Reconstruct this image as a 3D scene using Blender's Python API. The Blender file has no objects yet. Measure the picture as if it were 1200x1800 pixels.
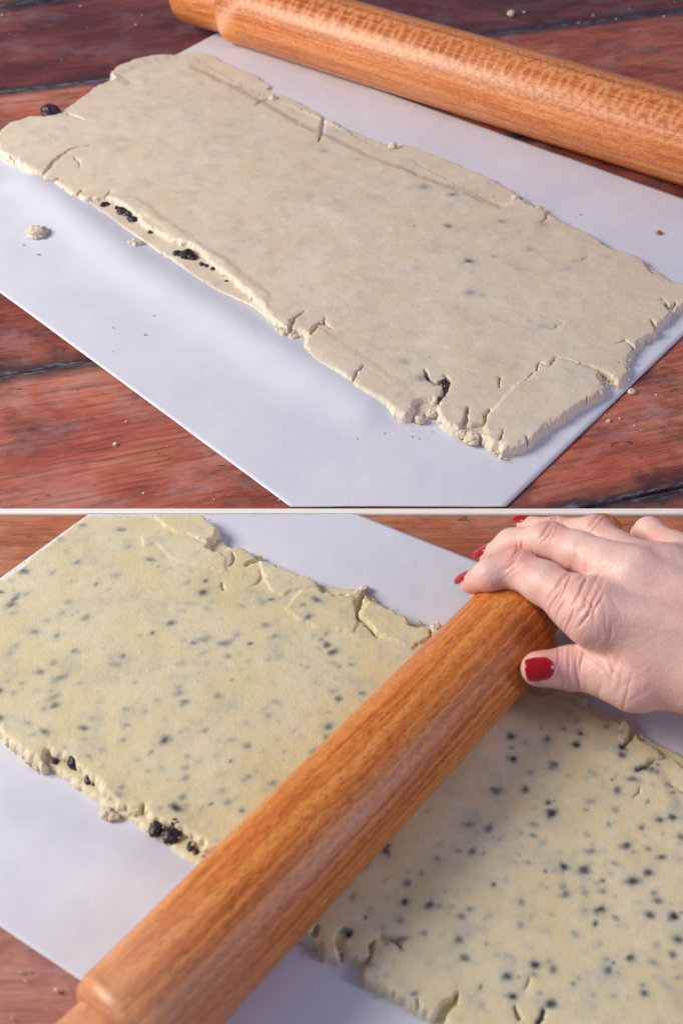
import bpy, bmesh, math, random
import numpy as np
from mathutils import Vector, Matrix

# ------------------------------------------------------------------ camera, world, light
SC = bpy.context.scene
COL = SC.collection
R = math.radians
F, PITCH, CAMH = 1962.0, R(44.3), 0.40          # focal length in photo pixels (1200 x 1800)

cam_d = bpy.data.cameras.new("camera")
cam = bpy.data.objects.new("camera", cam_d); COL.objects.link(cam)
cam.location = (0, 0, CAMH); cam.rotation_euler = (math.pi/2 - PITCH, 0, 0)
cam_d.sensor_fit = 'VERTICAL'; cam_d.sensor_height = 36; cam_d.sensor_width = 24
cam_d.lens = F/1800*36
cam_d.clip_start = 0.01; cam_d.clip_end = 50
cam_d.dof.use_dof = True; cam_d.dof.focus_distance = 0.60; cam_d.dof.aperture_fstop = 12.0
SC.camera = cam
SC.view_settings.view_transform = 'Standard'; SC.view_settings.look = 'None'
SC.view_settings.exposure = 0.0; SC.view_settings.gamma = 1.0
SC.cycles.use_denoising = True
SC.cycles.max_bounces = 8; SC.cycles.diffuse_bounces = 4

w = bpy.data.worlds.new("World"); SC.world = w; w.use_nodes = True
bg = w.node_tree.nodes["Background"]
bg.inputs[0].default_value = (0.62, 0.66, 0.95, 1); bg.inputs[1].default_value = 0.27

def area(name, loc, target, sx, sy, power, color):
    d = bpy.data.lights.new(name, 'AREA'); d.shape = 'RECTANGLE'; d.size = sx; d.size_y = sy
    d.energy = power; d.color = color
    o = bpy.data.objects.new(name, d); COL.objects.link(o); o.location = loc
    v = Vector(target)-Vector(loc); o.rotation_euler = v.to_track_quat('-Z', 'Y').to_euler()
    return o
area("window_light", (-1.30, 0.50, 0.86), (0.0, 0.5, 0.0), 0.8, 0.6, 30.0, (1.0, 0.94, 0.86))
area("side_window_light", (1.0, -0.07, 0.66), (0.0, 0.21, 0.03), 0.22, 0.42, 3.4, (0.84, 0.78, 1.0))

# ------------------------------------------------------------------ helpers
CAM = np.array([0, 0, CAMH])
FWD = np.array([0, math.cos(PITCH), -math.sin(PITCH)])
UP = np.array([0, math.sin(PITCH), math.cos(PITCH)])
def at(px, py, z=0.0):
    """point at height z that the photograph shows at pixel (px, py)"""
    d = FWD*F + np.array([1.0, 0, 0])*(px-600) + UP*(900-py)
    return CAM + d*((z-CAMH)/d[2])
def depth(p): return float((np.asarray(p)-CAM)@FWD)
def atn(pts, z): return np.array([at(p[0], p[1], z) for p in pts])

def obj(name, me, mat=None, parent=None, smooth=True):
    o = bpy.data.objects.new(name, me); COL.objects.link(o)
    if mat and len(me.materials) == 0: me.materials.append(mat)
    if parent: o.parent = parent
    return o
def tag(o, label=None, cat=None, group=None, kind=None):
    if label: o['label'] = label
    if cat: o['category'] = cat
    if group: o['group'] = group
    if kind: o['kind'] = kind
    return o
def empty(name, loc):
    o = bpy.data.objects.new(name, None); COL.objects.link(o); o.location = loc
    o.empty_display_size = 0.02; return o
def mesh_np(name, V, faces, smooth=True):
    """V (n,3); faces (m,k) constant arity"""
    me = bpy.data.meshes.new(name); n, k = faces.shape
    me.vertices.add(len(V)); me.vertices.foreach_set("co", np.ascontiguousarray(V, np.float32).ravel())
    me.loops.add(n*k); me.loops.foreach_set("vertex_index", np.ascontiguousarray(faces, np.int32).ravel())
    me.polygons.add(n); me.polygons.foreach_set("loop_start", np.arange(0, n*k, k, dtype=np.int32))
    me.polygons.foreach_set("loop_total", np.full(n, k, np.int32))
    me.update(calc_edges=True); me.validate()
    if smooth: me.polygons.foreach_set("use_smooth", np.ones(n, bool))
    return me
def fattr(me, name, vals):
    a = me.attributes.new(name, 'FLOAT', 'POINT'); a.data.foreach_set("value", np.ascontiguousarray(vals, np.float32))

_rng = np.random.default_rng(7)
_T = _rng.random((256, 256)).astype(np.float32)
_T3 = _rng.random((64, 64, 64)).astype(np.float32)
def vn(x, y, s=0):
    x = x + s*17.31; y = y + s*9.73
    ix = np.floor(x).astype(int); iy = np.floor(y).astype(int); fx = x-ix; fy = y-iy
    fx = fx*fx*(3-2*fx); fy = fy*fy*(3-2*fy)
    a = _T[ix & 255, iy & 255]; b = _T[(ix+1) & 255, iy & 255]; c = _T[ix & 255, (iy+1) & 255]; d = _T[(ix+1) & 255, (iy+1) & 255]
    return ((a*(1-fx)+b*fx)*(1-fy)+(c*(1-fx)+d*fx)*fy)*2-1
def fbm(x, y, s=0, o=3):
    r = 0; a = 1.0; t = 0
    for i in range(o): r = r+a*vn(x*2**i, y*2**i, s+i*3); t += a; a *= .5
    return r/t
def vn3(P, s=0):
    P = P + s*11.37; i = np.floor(P).astype(int); f = P-i; f = f*f*(3-2*f); r = 0
    for dx in (0, 1):
        for dy in (0, 1):
            for dz in (0, 1):
                wgt = (f[..., 0] if dx else 1-f[..., 0])*(f[..., 1] if dy else 1-f[..., 1])*(f[..., 2] if dz else 1-f[..., 2])
                r = r+wgt*_T3[(i[..., 0]+dx) & 63, (i[..., 1]+dy) & 63, (i[..., 2]+dz) & 63]
    return r*2-1
def sstep(a, b, x):
    t = np.clip((x-a)/(b-a), 0, 1); return t*t*(3-2*t)

# ------------------------------------------------------------------ node material helper
class NM:
    def __init__(s, name):
        s.m = bpy.data.materials.new(name); s.m.use_nodes = True; s.t = s.m.node_tree
        s.b = s.t.nodes["Principled BSDF"]; s.x = -300
    def n(s, typ, **kw):
        nd = s.t.nodes.new(typ); s.x -= 40; nd.location = (s.x, 0)
        for k, v in kw.items():
            if k[0] == 'i' and k[1:].isdigit(): s.put(nd.inputs[int(k[1:])], v)
            elif k in nd.inputs.keys() and not hasattr(nd, k): s.put(nd.inputs[k], v)
            else: setattr(nd, k, v)
        return nd
    def put(s, sock, v):
        if isinstance(v, bpy.types.NodeSocket): s.t.links.new(v, sock)
        else:
            if sock.type == 'RGBA' and len(v) == 3: v = (*v, 1)
            sock.default_value = v
    def set(s, **kw):
        for k, v in kw.items(): s.put(s.b.inputs[k.replace('_', ' ')], v)
    def coord(s, scale=(1, 1, 1), kind='Object', loc=(0, 0, 0), rot=(0, 0, 0)):
        tc = s.n('ShaderNodeTexCoord'); mp = s.n('ShaderNodeMapping')
        s.t.links.new(tc.outputs[kind], mp.inputs[0]); mp.inputs['Scale'].default_value = scale
        mp.inputs['Location'].default_value = loc; mp.inputs['Rotation'].default_value = rot
        return mp.outputs[0]
    def noise(s, vec, scale, detail=4, rough=.55, dist=0.0):
        nd = s.n('ShaderNodeTexNoise'); s.put(nd.inputs['Vector'], vec); nd.inputs['Scale'].default_value = scale
        nd.inputs['Detail'].default_value = detail; nd.inputs['Roughness'].default_value = rough
        nd.inputs['Distortion'].default_value = dist; return nd.outputs[0]
    def ramp(s, fac, *stops, interp='LINEAR'):
        nd = s.n('ShaderNodeValToRGB'); s.put(nd.inputs[0], fac); e = nd.color_ramp.elements
        nd.color_ramp.interpolation = interp
        while len(e) < len(stops): e.new(0.5)
        for el, (p, c) in zip(e, stops):
            el.position = p; el.color = (*c, 1) if hasattr(c, '__len__') else (c, c, c, 1)
        return nd.outputs[0]
    def mix(s, fac, a, b, mode='MIX'):
        nd = s.n('ShaderNodeMix', data_type='RGBA', blend_type=mode)
        s.put(nd.inputs[0], fac); s.put(nd.inputs[6], a); s.put(nd.inputs[7], b); return nd.outputs[2]
    def math(s, op, a, b=0.0, c=0.0, clamp=False):
        nd = s.n('ShaderNodeMath', operation=op, use_clamp=clamp)
        s.put(nd.inputs[0], a); s.put(nd.inputs[1], b); s.put(nd.inputs[2], c); return nd.outputs[0]
    def bump(s, h, strength, dist, normal=None):
        nd = s.n('ShaderNodeBump'); s.put(nd.inputs['Height'], h); nd.inputs['Strength'].default_value = strength
        nd.inputs['Distance'].default_value = dist
        if normal is not None: s.put(nd.inputs['Normal'], normal)
        return nd.outputs[0]
    def attr(s, name):
        nd = s.n('ShaderNodeAttribute', attribute_name=name); return nd.outputs['Fac']

# ------------------------------------------------------------------ materials
def mat_plank(name, seed, dark, mid, light, grey):
    M = NM(name); L = (seed*1.7, seed*.9, seed*.4)
    broad = M.noise(M.coord((5, 9, 5), loc=L), 2.0, 6, .62, .5)
    patch = M.noise(M.coord((11, 15, 9), loc=(L[1], L[2], L[0])), 2.2, 7, .66, .4)
    grain = M.noise(M.coord((16, 190, 12), loc=L), 2.0, 9, .72, .25)
    line = M.noise(M.coord((4, 90, 9), loc=(L[2], L[0], 1)), 2.0, 6, .6, .3)
    fleck = M.noise(M.coord((60, 420, 20), loc=L), 2.0, 6, .75)
    c = M.ramp(broad, (.36, tuple(.6*x+.4*y for x, y in zip(mid, dark))), (.48, mid), (.62, light))
    c = M.mix(M.ramp(patch, (.34, .85), (.48, 0.0)), c, tuple(1.4*x for x in dark))
    c = M.mix(M.ramp(grain, (.36, .62), (.56, 0.0)), c, dark)
    c = M.mix(M.ramp(line, (.58, 0.0), (.68, .55)), c, dark)
    c = M.mix(M.math('MULTIPLY', M.ramp(fleck, (.56, 0.0), (.72, 1.0)), .40), c, tuple(min(.8, 1.25*x+.05) for x in light))
    hz = M.noise(M.coord((9, 12, 9), loc=(L[0], L[2], 4)), 2.4, 8, .72, .5)
    c = M.mix(M.math('MULTIPLY', M.ramp(hz, (.50, 0.0), (.70, 1.0)), .36), c, grey)
    e = M.math('ABSOLUTE', M.attr('across'))     # dirt along the joints
    e = M.math('ADD', e, M.math('MULTIPLY', M.math('SUBTRACT', M.noise(M.coord((9, 26, 6), loc=L), 4, 7, .7), .5), .17))
    c = M.mix(M.ramp(e, (.86, 0.0), (.97, .9)), c, (.016, .017, .024))
    e2 = M.math('MULTIPLY', M.ramp(e, (.955, 0.0), (.985, 1.0)), M.ramp(M.noise(M.coord((30, 140, 9), loc=L), 3, 6, .7), (.48, 0.0), (.62, .65)))
    c = M.mix(e2, c, (.26, .30, .40))
    sc = M.noise(M.coord((30, 46, 20), loc=L), 4, 8, .75, 1.8)
    c = M.mix(M.math('MULTIPLY', M.ramp(sc, (.62, 0.0), (.71, 1.0)), .55), c, (.45, .43, .48))
    kn = M.noise(M.coord((24, 60, 20), loc=(L[1], L[0], 3)), 2.3, 7, .68, 1.2)
    c = M.mix(M.ramp(kn, (.645, 0.0), (.69, .92)), c, (.014, .013, .018))
    M.set(Base_Color=c, Roughness=M.ramp(broad, (.3, .42), (.7, .55)))
    M.b.inputs['Specular IOR Level'].default_value = .5
    h = M.math('ADD', M.math('MULTIPLY', fleck, .5), M.math('ADD', grain, M.math('MULTIPLY', M.ramp(kn, (.645, 0.0), (.69, 1.0)), -.8)))
    M.set(Normal=M.bump(h, .6, .0012))
    return M.m

def mat_pin(name, seed, dark, mid, light, rough, pith=(0.0, .03), spec=.5, ringw=.3, wobble=.004, freq=420.0, oval=0.0, rough2=.0016, end_sheen=0.0):
    """turned wood: growth rings about a pith line, long pores and short ray flecks (x is the axis)"""
    M = NM(name); L = (seed, seed*.3, seed*.7)
    p = M.coord((1, 1, 1), loc=(0, pith[0], pith[1]))
    wob = M.noise(M.coord((2.2, 9, 9), loc=L), 3.0, 3, .5)
    wob2 = M.noise(M.coord((70, 18, 18), loc=L), 1.6, 2, .5)
    sep = M.n('ShaderNodeSeparateXYZ', i0=p)
    r = M.math('SQRT', M.math('ADD', M.math('MULTIPLY', sep.outputs[1], sep.outputs[1]), M.math('MULTIPLY', sep.outputs[2], sep.outputs[2])))
    r = M.math('ADD', r, M.math('MULTIPLY', M.math('SUBTRACT', wob, .5), wobble))
    r = M.math('ADD', r, M.math('MULTIPLY', M.math('SUBTRACT', wob2, .5), rough2))
    if oval:
        ph = M.math('MULTIPLY', M.math('ADD', sep.outputs[0], M.math('MULTIPLY', wob, .010)), 2*math.pi/.0150)
        r = M.math('ADD', r, M.math('MULTIPLY', M.math('SINE', ph), oval))
    ring = M.math('FRACT', M.math('MULTIPLY', r, freq))
    ringf = ringw
    if oval:
        pl = math.hypot(*pith); dt = M.math('ADD', M.math('MULTIPLY', sep.outputs[1], pith[0]/pl), M.math('MULTIPLY', sep.outputs[2], pith[1]/pl))
        ringf = M.math('MULTIPLY', M.math('MULTIPLY_ADD', dt, 1/.010, -(pl+.0303-.0075)/.010, clamp=True), ringw)
    ring = M.ramp(ring, (0, .25), (.5, .62), (.82, 1.0), (1.0, .25))
    streak = M.noise(M.coord((6, 260, 260), loc=L), 2.0, 5, .55)
    streak = M.ramp(streak, (.34, .12), (.66, .88))
    long = M.ramp(M.noise(M.coord((2.5, 110, 110), loc=L), 2.0, 4, .5), (.36, .1), (.64, .9))
    blot = M.noise(M.coord((26, 60, 60), loc=L), 2.0, 4, .6)
    fleck = M.noise(M.coord((190, 520, 520), loc=L), 1.0, 3, .6)
    pore = M.noise(M.coord((330, 1700, 1700), loc=L), 1.0, 2, .5)
    hair = M.noise(M.coord((14, 800, 800), loc=L), 1.5, 3, .5)
    fac = M.math('ADD', M.math('MULTIPLY_ADD', M.math('SUBTRACT', ring, .6), ringf, .15), M.math('ADD', M.math('MULTIPLY_ADD', streak, .24, M.math('MULTIPLY', long, .22)), M.math('ADD', M.math('MULTIPLY', blot, .20), M.math('ADD', M.math('MULTIPLY', hair, .22), M.math('MULTIPLY', fleck, .24)))))
    c = M.ramp(fac, (.43, dark), (.62, mid), (.84, light))
    c = M.mix(M.ramp(pore, (.36, .55), (.48, 0.0)), c, tuple(.6*x for x in dark))
    c = M.mix(M.math('MULTIPLY', M.ramp(fleck, (.56, 0.0), (.70, 1.0)), .38), c, light)
    if end_sheen:                                           # pale light reflection painted into the wood towards the near end
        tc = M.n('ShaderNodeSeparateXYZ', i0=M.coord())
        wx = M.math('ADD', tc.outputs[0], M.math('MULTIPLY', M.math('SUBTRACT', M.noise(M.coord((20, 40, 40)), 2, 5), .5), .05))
        c = M.mix(M.math('MULTIPLY', M.math('MULTIPLY_ADD', wx, -1/.07, (end_sheen+.0)/.07*-1, clamp=True), .62), c, (.66, .36, .235))
    M.set(Base_Color=c, Roughness=rough)
    M.b.inputs['Specular IOR Level'].default_value = spec
    M.b.inputs['Coat Weight'].default_value = .10; M.b.inputs['Coat Roughness'].default_value = .30
    M.set(Normal=M.bump(M.math('ADD', pore, M.math('MULTIPLY', fac, .5)), .38, .0006))
    return M.m

def mat_dough(name, cream, tan, pale, blue):
    M = NM(name)
    a = M.noise(M.coord(), 28, 5, .6); b = M.noise(M.coord(), 120, 4, .6); g = M.noise(M.coord(), 900, 3, .6)
    c = M.ramp(a, (.34, cream), (.66, tan))
    c = M.mix(M.ramp(b, (.52, 0.0), (.75, .6)), c, pale)
    sp = M.noise(M.coord(), 520, 2, .5)
    c = M.mix(M.ramp(sp, (.70, 0.0), (.76, .55)), c, (.30, .17, .06))
    cl = M.noise(M.coord((1, 1, 1), loc=(.3, .2, 0)), 75, 3, .6)
    c = M.mix(M.math('MULTIPLY', M.ramp(cl, (.53, 0.0), (.72, 1.0)), .42), c, blue)     # fruit just under the skin
    s = M.attr('spot')
    c = M.mix(M.ramp(s, (0.0, 0.0), (.5, .62), (1.0, 1.0)), c, M.ramp(s, (.2, blue), (.55, tuple(.58*x for x in blue)), (.82, (.06, .062, .075)), (1.0, (.02, .019, .024))))
    c = M.mix(M.math('MULTIPLY', M.attr('rim'), .75), c, pale)
    M.set(Base_Color=c, Roughness=.58)
    M.b.inputs['Specular IOR Level'].default_value = .38
    M.b.inputs['Subsurface Weight'].default_value = .18
    M.b.inputs['Subsurface Radius'].default_value = (1.0, .6, .3); M.b.inputs['Subsurface Scale'].default_value = .003
    h = M.math('ADD', M.math('MULTIPLY', g, .55), M.math('MULTIPLY', M.noise(M.coord(), 260, 4, .65), .9))
    M.set(Normal=M.bump(h, .42, .0009))
    return M.m

def mat_currant():
    M = NM("currant_skin")
    n = M.noise(M.coord(), 2.5, 3, .6)
    M.set(Base_Color=M.ramp(n, (.35, (.014, .012, .018)), (.55, (.045, .024, .032)), (.72, (.11, .045, .05))), Roughness=.36)
    M.set(Normal=M.bump(M.noise(M.coord(), 3, 2), .35, .0006))
    return M.m
def mat_paper():
    M = NM("parchment")
    n = M.noise(M.coord(), 18, 5, .6); f = M.noise(M.coord(), 700, 2)
    c = M.ramp(n, (.3, (.66, .675, .755)), (.7, (.73, .74, .80)))
    M.set(Base_Color=c, Roughness=.42, Normal=M.bump(M.math('ADD', n, M.math('MULTIPLY', f, .08)), .25, .003))
    M.b.inputs['Specular IOR Level'].default_value = .35
    return M.m
def mat_plain(name, col, rough, spec=.5, coat=0.0):
    M = NM(name); n = M.noise(M.coord(), 160, 4)
    M.set(Base_Color=M.mix(M.math('MULTIPLY', n, .35), col, tuple(.8*x for x in col)), Roughness=rough)
    M.b.inputs['Specular IOR Level'].default_value = spec; M.b.inputs['Coat Weight'].default_value = coat
    M.b.inputs['Coat Roughness'].default_value = .06
    return M.m
def mat_skin():
    M = NM("skin")
    a = M.noise(M.coord(), 70, 4, .6); b = M.noise(M.coord(), 380, 3, .6); f = M.noise(M.coord(), 1500, 3, .7)
    c = M.ramp(a, (.3, (.80, .485, .41)), (.7, (.87, .605, .52)))
    c = M.mix(M.ramp(b, (.52, 0.0), (.8, .35)), c, (.68, .36, .32))
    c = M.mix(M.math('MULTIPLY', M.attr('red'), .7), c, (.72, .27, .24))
    c = M.mix(M.math('MULTIPLY', M.attr('crease'), .35), c, (.55, .19, .16))
    M.set(Base_Color=c, Roughness=M.ramp(b, (.3, .34), (.7, .48)))
    M.b.inputs['Subsurface Weight'].default_value = .12
    M.b.inputs['Subsurface Radius'].default_value = (1.0, .35, .2); M.b.inputs['Subsurface Scale'].default_value = .0035
    vo = M.n('ShaderNodeTexVoronoi', feature='DISTANCE_TO_EDGE'); M.put(vo.inputs['Vector'], M.coord((1, 1.0, 1))); vo.inputs['Scale'].default_value = 620
    h = M.math('ADD', M.math('MULTIPLY', vo.outputs[0], 1.2), M.math('MULTIPLY', f, .5))
    M.set(Normal=M.bump(h, .32, .0006))
    return M.m

BACK_PLANKS = [mat_plank("red_plank_wood_%d" % i, 3.1*i+1, d, m, l, g) for i, (d, m, l, g) in enumerate([
    ((.065, .016, .016), (.29, .058, .044), (.44, .120, .070), (.42, .33, .36)),
    ((.11, .026, .020), (.50, .115, .066), (.62, .21, .115), (.52, .40, .42)),
    ((.050, .013, .016), (.17, .036, .034), (.27, .070, .055), (.28, .24, .29))])]
FRONT_PLANKS = [mat_plank("pink_plank_wood_%d" % i, 2.3*i+7, d, m, l, g) for i, (d, m, l, g) in enumerate([
    ((.20, .050, .024), (.54, .165, .070), (.66, .27, .125), (.50, .36, .33)),
    ((.22, .070, .050), (.50, .19, .14), (.62, .30, .22), (.52, .40, .40))])]
PIN_BACK = mat_pin("beech_wood_pale", 1.3, (.34, .078, .015), (.61, .175, .040), (.82, .34, .125), .38, (-0.0125, .0165), ringw=.60, wobble=.002, freq=520.0, oval=.0009, rough2=.0004)
PIN_FRONT = mat_pin("beech_wood_orange", 5.1, (.30, .066, .009), (.58, .165, .024), (.76, .29, .065), .36, (.010, .016), end_sheen=.065)
DOUGH_BACK = mat_dough("dough_beige", (.74, .648, .505), (.71, .582, .42), (.82, .74, .60), (.44, .45, .45))
DOUGH_FRONT = mat_dough("dough_yellow", (.74, .665, .445), (.705, .59, .33), (.80, .73, .53), (.37, .42, .39))
CURRANT = mat_currant(); PAPER = mat_paper(); SKIN = mat_skin()
CREAM = mat_plain("panel_border_cream", (.97, .93, .86), .55)
NAIL = mat_plain("red_nail_varnish", (.40, .002, .006), .22, .4, .35)
CRUMB = mat_plain("dough_crumb", (.72, .62, .46), .7)
TOAST = mat_plain("browned_crumb", (.35, .16, .04), .7)

# ------------------------------------------------------------------ tables: planks and the panel border between them
Y_FRONT = at(600, 905)[1]; Y_BACK = at(600, 895)[1]
def plank(parent, mat, poly, ax, across0, across1, z):
    """one board: clipped outline (list of xy), a rounded slab 22 mm thick. 'across' runs -1..1 over its width"""
    bm = bmesh.new()
    vs = [bm.verts.new((x, y, z)) for x, y in poly]
    f = bm.faces.new(vs); bm.normal_update()
    if f.normal.z < 0: f.normal_flip()
    ret = bmesh.ops.extrude_face_region(bm, geom=[f])
    for v in [g for g in ret['geom'] if isinstance(g, bmesh.types.BMVert)]: v.co.z -= .022
    bmesh.ops.recalc_face_normals(bm, faces=bm.faces)
    top = [e for e in bm.edges if all(abs(v.co.z-z) < 1e-6 for v in e.verts)]
    bmesh.ops.bevel(bm, geom=top, offset=.0012, segments=2, profile=.6, affect='EDGES')
    # slice across the width so the wear at the edges can follow it
    nrm = Vector((-math.sin(ax), math.cos(ax), 0))
    for k in range(1, 12):
        s = across0+(across1-across0)*k/12
        bmesh.ops.bisect_plane(bm, geom=bm.verts[:]+bm.edges[:]+bm.faces[:], plane_co=nrm*s, plane_no=nrm)
    me = bpy.data.meshes.new("plank")
    # local frame along the board
    rot = Matrix.Rotation(-ax, 4, 'Z'); c = (across0+across1)/2
    bm.transform(Matrix.Translation((0, -c, 0)) @ rot)
    bm.to_mesh(me); bm.free()
    co = np.empty(len(me.vertices)*3, np.float32); me.vertices.foreach_get("co", co); co = co.reshape(-1, 3)
    fattr(me, 'across', co[:, 1]/((across1-across0)/2))
    o = obj("plank", me, mat, parent)
    o.matrix_world = Matrix.Rotation(ax, 4, 'Z') @ Matrix.Translation((0, c, 0))
    return o
def clip(poly, p, n):
    out = []
    for i in range(len(poly)):
        a, b = poly[i], poly[(i+1) % len(poly)]
        da = (a[0]-p[0])*n[0]+(a[1]-p[1])*n[1]; db = (b[0]-p[0])*n[0]+(b[1]-p[1])*n[1]
        if da >= 0: out.append(a)
        if da*db < 0: t = da/(da-db); out.append((a[0]+(b[0]-a[0])*t, a[1]+(b[1]-a[1])*t))
    return out
def planks(parent, rect, ang, offs, mats, gap=.0012):
    x0, y0, x1, y1 = rect; n = (-math.sin(ang), math.cos(ang))
    for i in range(len(offs)-1):
        a, b = offs[i]+gap/2, offs[i+1]-gap/2
        poly = [(x0, y0), (x1, y0), (x1, y1), (x0, y1)]
        poly = clip(poly, (n[0]*a, n[1]*a), n); poly = clip(poly, (n[0]*b, n[1]*b), (-n[0], -n[1])) if poly else poly
        if len(poly) >= 3: plank(parent, mats[i % len(mats)], poly, ang, a, b, [0, -.0006, .0004, -.0003][i % 4])

tb = tag(empty("wooden_table", (0, 1.0, -.022)), "dark red-brown plank tabletop under the rear paper and the pale dough", "table")
tf = tag(empty("wooden_table", (0, .3, -.022)), "reddish plank tabletop under the front paper, the hand and the speckled dough", "table")
for t in (tb, tf): t.location = (0, 0, 0)
ANG = R(16.5); nn = np.array([-math.sin(ANG), math.cos(ANG)])
s1 = at(0, 158)[:2]@nn*.5+at(870, 62)[:2]@nn*.5; s2 = at(80, 648)[:2]@nn
wid = (s1-s2)/2
planks(tb, (-.75, Y_BACK+.0003, .95, 1.75), ANG, [s2+wid*k for k in range(-3, 8)], [BACK_PLANKS[i] for i in (0, 1, 1, 2, 0, 2, 0, 1, 0, 2)] and [BACK_PLANKS[2], BACK_PLANKS[0], BACK_PLANKS[1], BACK_PLANKS[0], BACK_PLANKS[1], BACK_PLANKS[2], BACK_PLANKS[0], BACK_PLANKS[1]])
planks(tf, (-.6, -.05, .8, Y_FRONT-.0003), R(1.5), [-.05, .085, .215, .335, .5], [FRONT_PLANKS[1], FRONT_PLANKS[1], FRONT_PLANKS[0], FRONT_PLANKS[0]])
def box(bm, x0, x1, y0, y1, z0, z1):
    m = Matrix.Translation(((x0+x1)/2, (y0+y1)/2, (z0+z1)/2)) @ Matrix.Diagonal((x1-x0, y1-y0, z1-z0, 1))
    bmesh.ops.create_cube(bm, size=1, matrix=m)
bm = bmesh.new(); box(bm, -.75, .95, Y_FRONT, Y_BACK, -.022, .0008)
bmesh.ops.bevel(bm, geom=bm.edges[:], offset=.0004, segments=2, affect='EDGES')
me = bpy.data.meshes.new("panel_border"); bm.to_mesh(me); bm.free()  # border line of the two-panel layout, built as a solid strip
o = obj("panel_border", me, CREAM); tag(o, "border line between the two panels, built as a thin cream strip across between the tabletops", "strip")

# ------------------------------------------------------------------ parchment
def paper(corners, ycut, side, lift, name="parchment_paper", n=150):
    c = [np.array(at(*p, .0008)) for p in corners]      # far-left, far-right, near-right, near-left
    u = np.linspace(0, 1, n)[:, None]; v = np.linspace(0, 1, n)[None, :]
    P = (c[0][:, None, None]*(1-u)*(1-v)+c[1][:, None, None]*u*(1-v)+c[2][:, None, None]*u*v+c[3][:, None, None]*(1-u)*v)
    X, Y = P[0], P[1]
    if side > 0: Y2 = np.maximum(Y, ycut)
    else: Y2 = np.minimum(Y, ycut)
    Z = .0006+.0005*(1+fbm(X*9, Y*9, 3))*.5+.00045*(1+fbm(X*30, Y*30, 6))+lift(X, Y)
    V = np.stack([X, Y2, Z], -1).reshape(-1, 3)
    i = np.arange(n*n).reshape(n, n)
    Q = np.stack([i[:-1, :-1], i[1:, :-1], i[1:, 1:], i[:-1, 1:]], -1).reshape(-1, 4)
    keep = ~(np.abs(V[Q, 1]-ycut) < 1e-9).all(1)
    me = mesh_np(name, V, Q[keep][:, ::-1])
    bm = bmesh.new(); bm.from_mesh(me); bmesh.ops.delete(bm, geom=[v for v in bm.verts if not v.link_faces], context='VERTS')
    if sum(f.normal.z for f in bm.faces) < 0: bmesh.ops.reverse_faces(bm, faces=bm.faces)
    bm.to_mesh(me); bm.free()
    o = obj(name, me, PAPER); s = o.modifiers.new("thickness", 'SOLIDIFY'); s.thickness = .00006; s.offset = 1
    return o
def ridge(px, amp, wid):
    P = atn(px, 0)[:, :2]
    def fn(X, Y):
        d = np.full(X.shape, 9.0)
        for a, b in zip(P[:-1], P[1:]):
            ab = b-a; t = np.clip(((X-a[0])*ab[0]+(Y-a[1])*ab[1])/(ab@ab), 0, 1)
            d = np.minimum(d, np.hypot(X-a[0]-ab[0]*t, Y-a[1]-ab[1]*t))
        return amp*np.exp(-(d/wid)**2)
    return fn
rg1 = ridge([(60, 330), (250, 480), (480, 620), (640, 720)], .005, .018)
rg2 = ridge([(0, 1450), (150, 1500), (330, 1580)], .0035, .014)
pp = paper([(385, 58), (1381, 415), (725, 1050), (-203, 365)], Y_BACK+.0006, 1, rg1)
tag(pp, "white parchment sheet under the plain pale dough, at the back", "baking paper", "parchment sheets")
pp = paper([(323, 785), (1500, 1250), (900, 2235), (-439, 1334)], Y_FRONT-.0006, -1, rg2)
tag(pp, "white parchment sheet under the currant-speckled dough and the hand", "baking paper", "parchment sheets")

# ------------------------------------------------------------------ rolling pins
def lathe(name, prof, mat, parent, seg=96):
    n = len(prof); a = np.linspace(0, 2*np.pi, seg, endpoint=False)
    V = np.array([[(x, r*math.cos(t), r*math.sin(t)) for t in a] for x, r in prof]).reshape(-1, 3)
    i = np.arange(n*seg).reshape(n, seg); j = np.roll(i, -1, 1)
    Q = np.stack([i[:-1], i[1:], j[1:], j[:-1]], -1).reshape(-1, 4)
    me = mesh_np(name, V, Q[:, ::-1]); return obj(name, me, mat, parent)
def pin(A, B, Rb, mat, hl, label, nk=.80, hr=.87, sh=.22, far=None):
    """A, B: barrel ends on the axis"""
    A, B = Vector(A), Vector(B); L = (B-A).length; ax = (B-A).normalized()
    root = empty("rolling_pin", (A+B)/2); root.rotation_euler = (0, 0, math.atan2(ax.y, ax.x))
    root.location.z = A.z
    tag(root, label, "rolling pin", "wooden rolling pins")
    s = sh*Rb
    th = np.linspace(0, math.pi/2, 9)
    cap = [(L/2-s+s*math.sin(t), Rb-s+s*math.cos(t)) for t in th]
    body = [(-L/2+s+(L-2*s)*k/24, Rb*(1-.0)) for k in range(25)]
    prof = [(-L/2+.0005, Rb*.3)]+[(-x, r) for x, r in cap[::-1]]+body+cap+[(L/2-.0005, Rb*.3)]
    lathe("barrel", prof, mat, root)
    for sg in (-1, 1):
        xs = np.linspace(0, 1, 40); pr = []; n0, h0, l0 = nk, hr, hl
        if far and sg > 0: nk, hr, hl = far
        for t in xs:
            x = hl*t
            r = Rb*(nk+(hr-nk)*math.sin(min(1, t/.62)*math.pi/2)**1.5)
            e = max(0, (x-(hl-Rb*.62))/(Rb*.62)); r *= math.sqrt(max(1e-4, 1-e**2.3))
            pr.append((x, r))
        ln = [(L/2-.003, Rb*nk*.98)]+[(L/2+x-.0006, r) for x, r in pr]
        h = lathe("handle", [(-x, r) for x, r in ln][::-1] if sg < 0 else ln, mat, root)
        nk, hr, hl = n0, h0, l0
    return root
RB, RF = .0303, .0220
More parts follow.
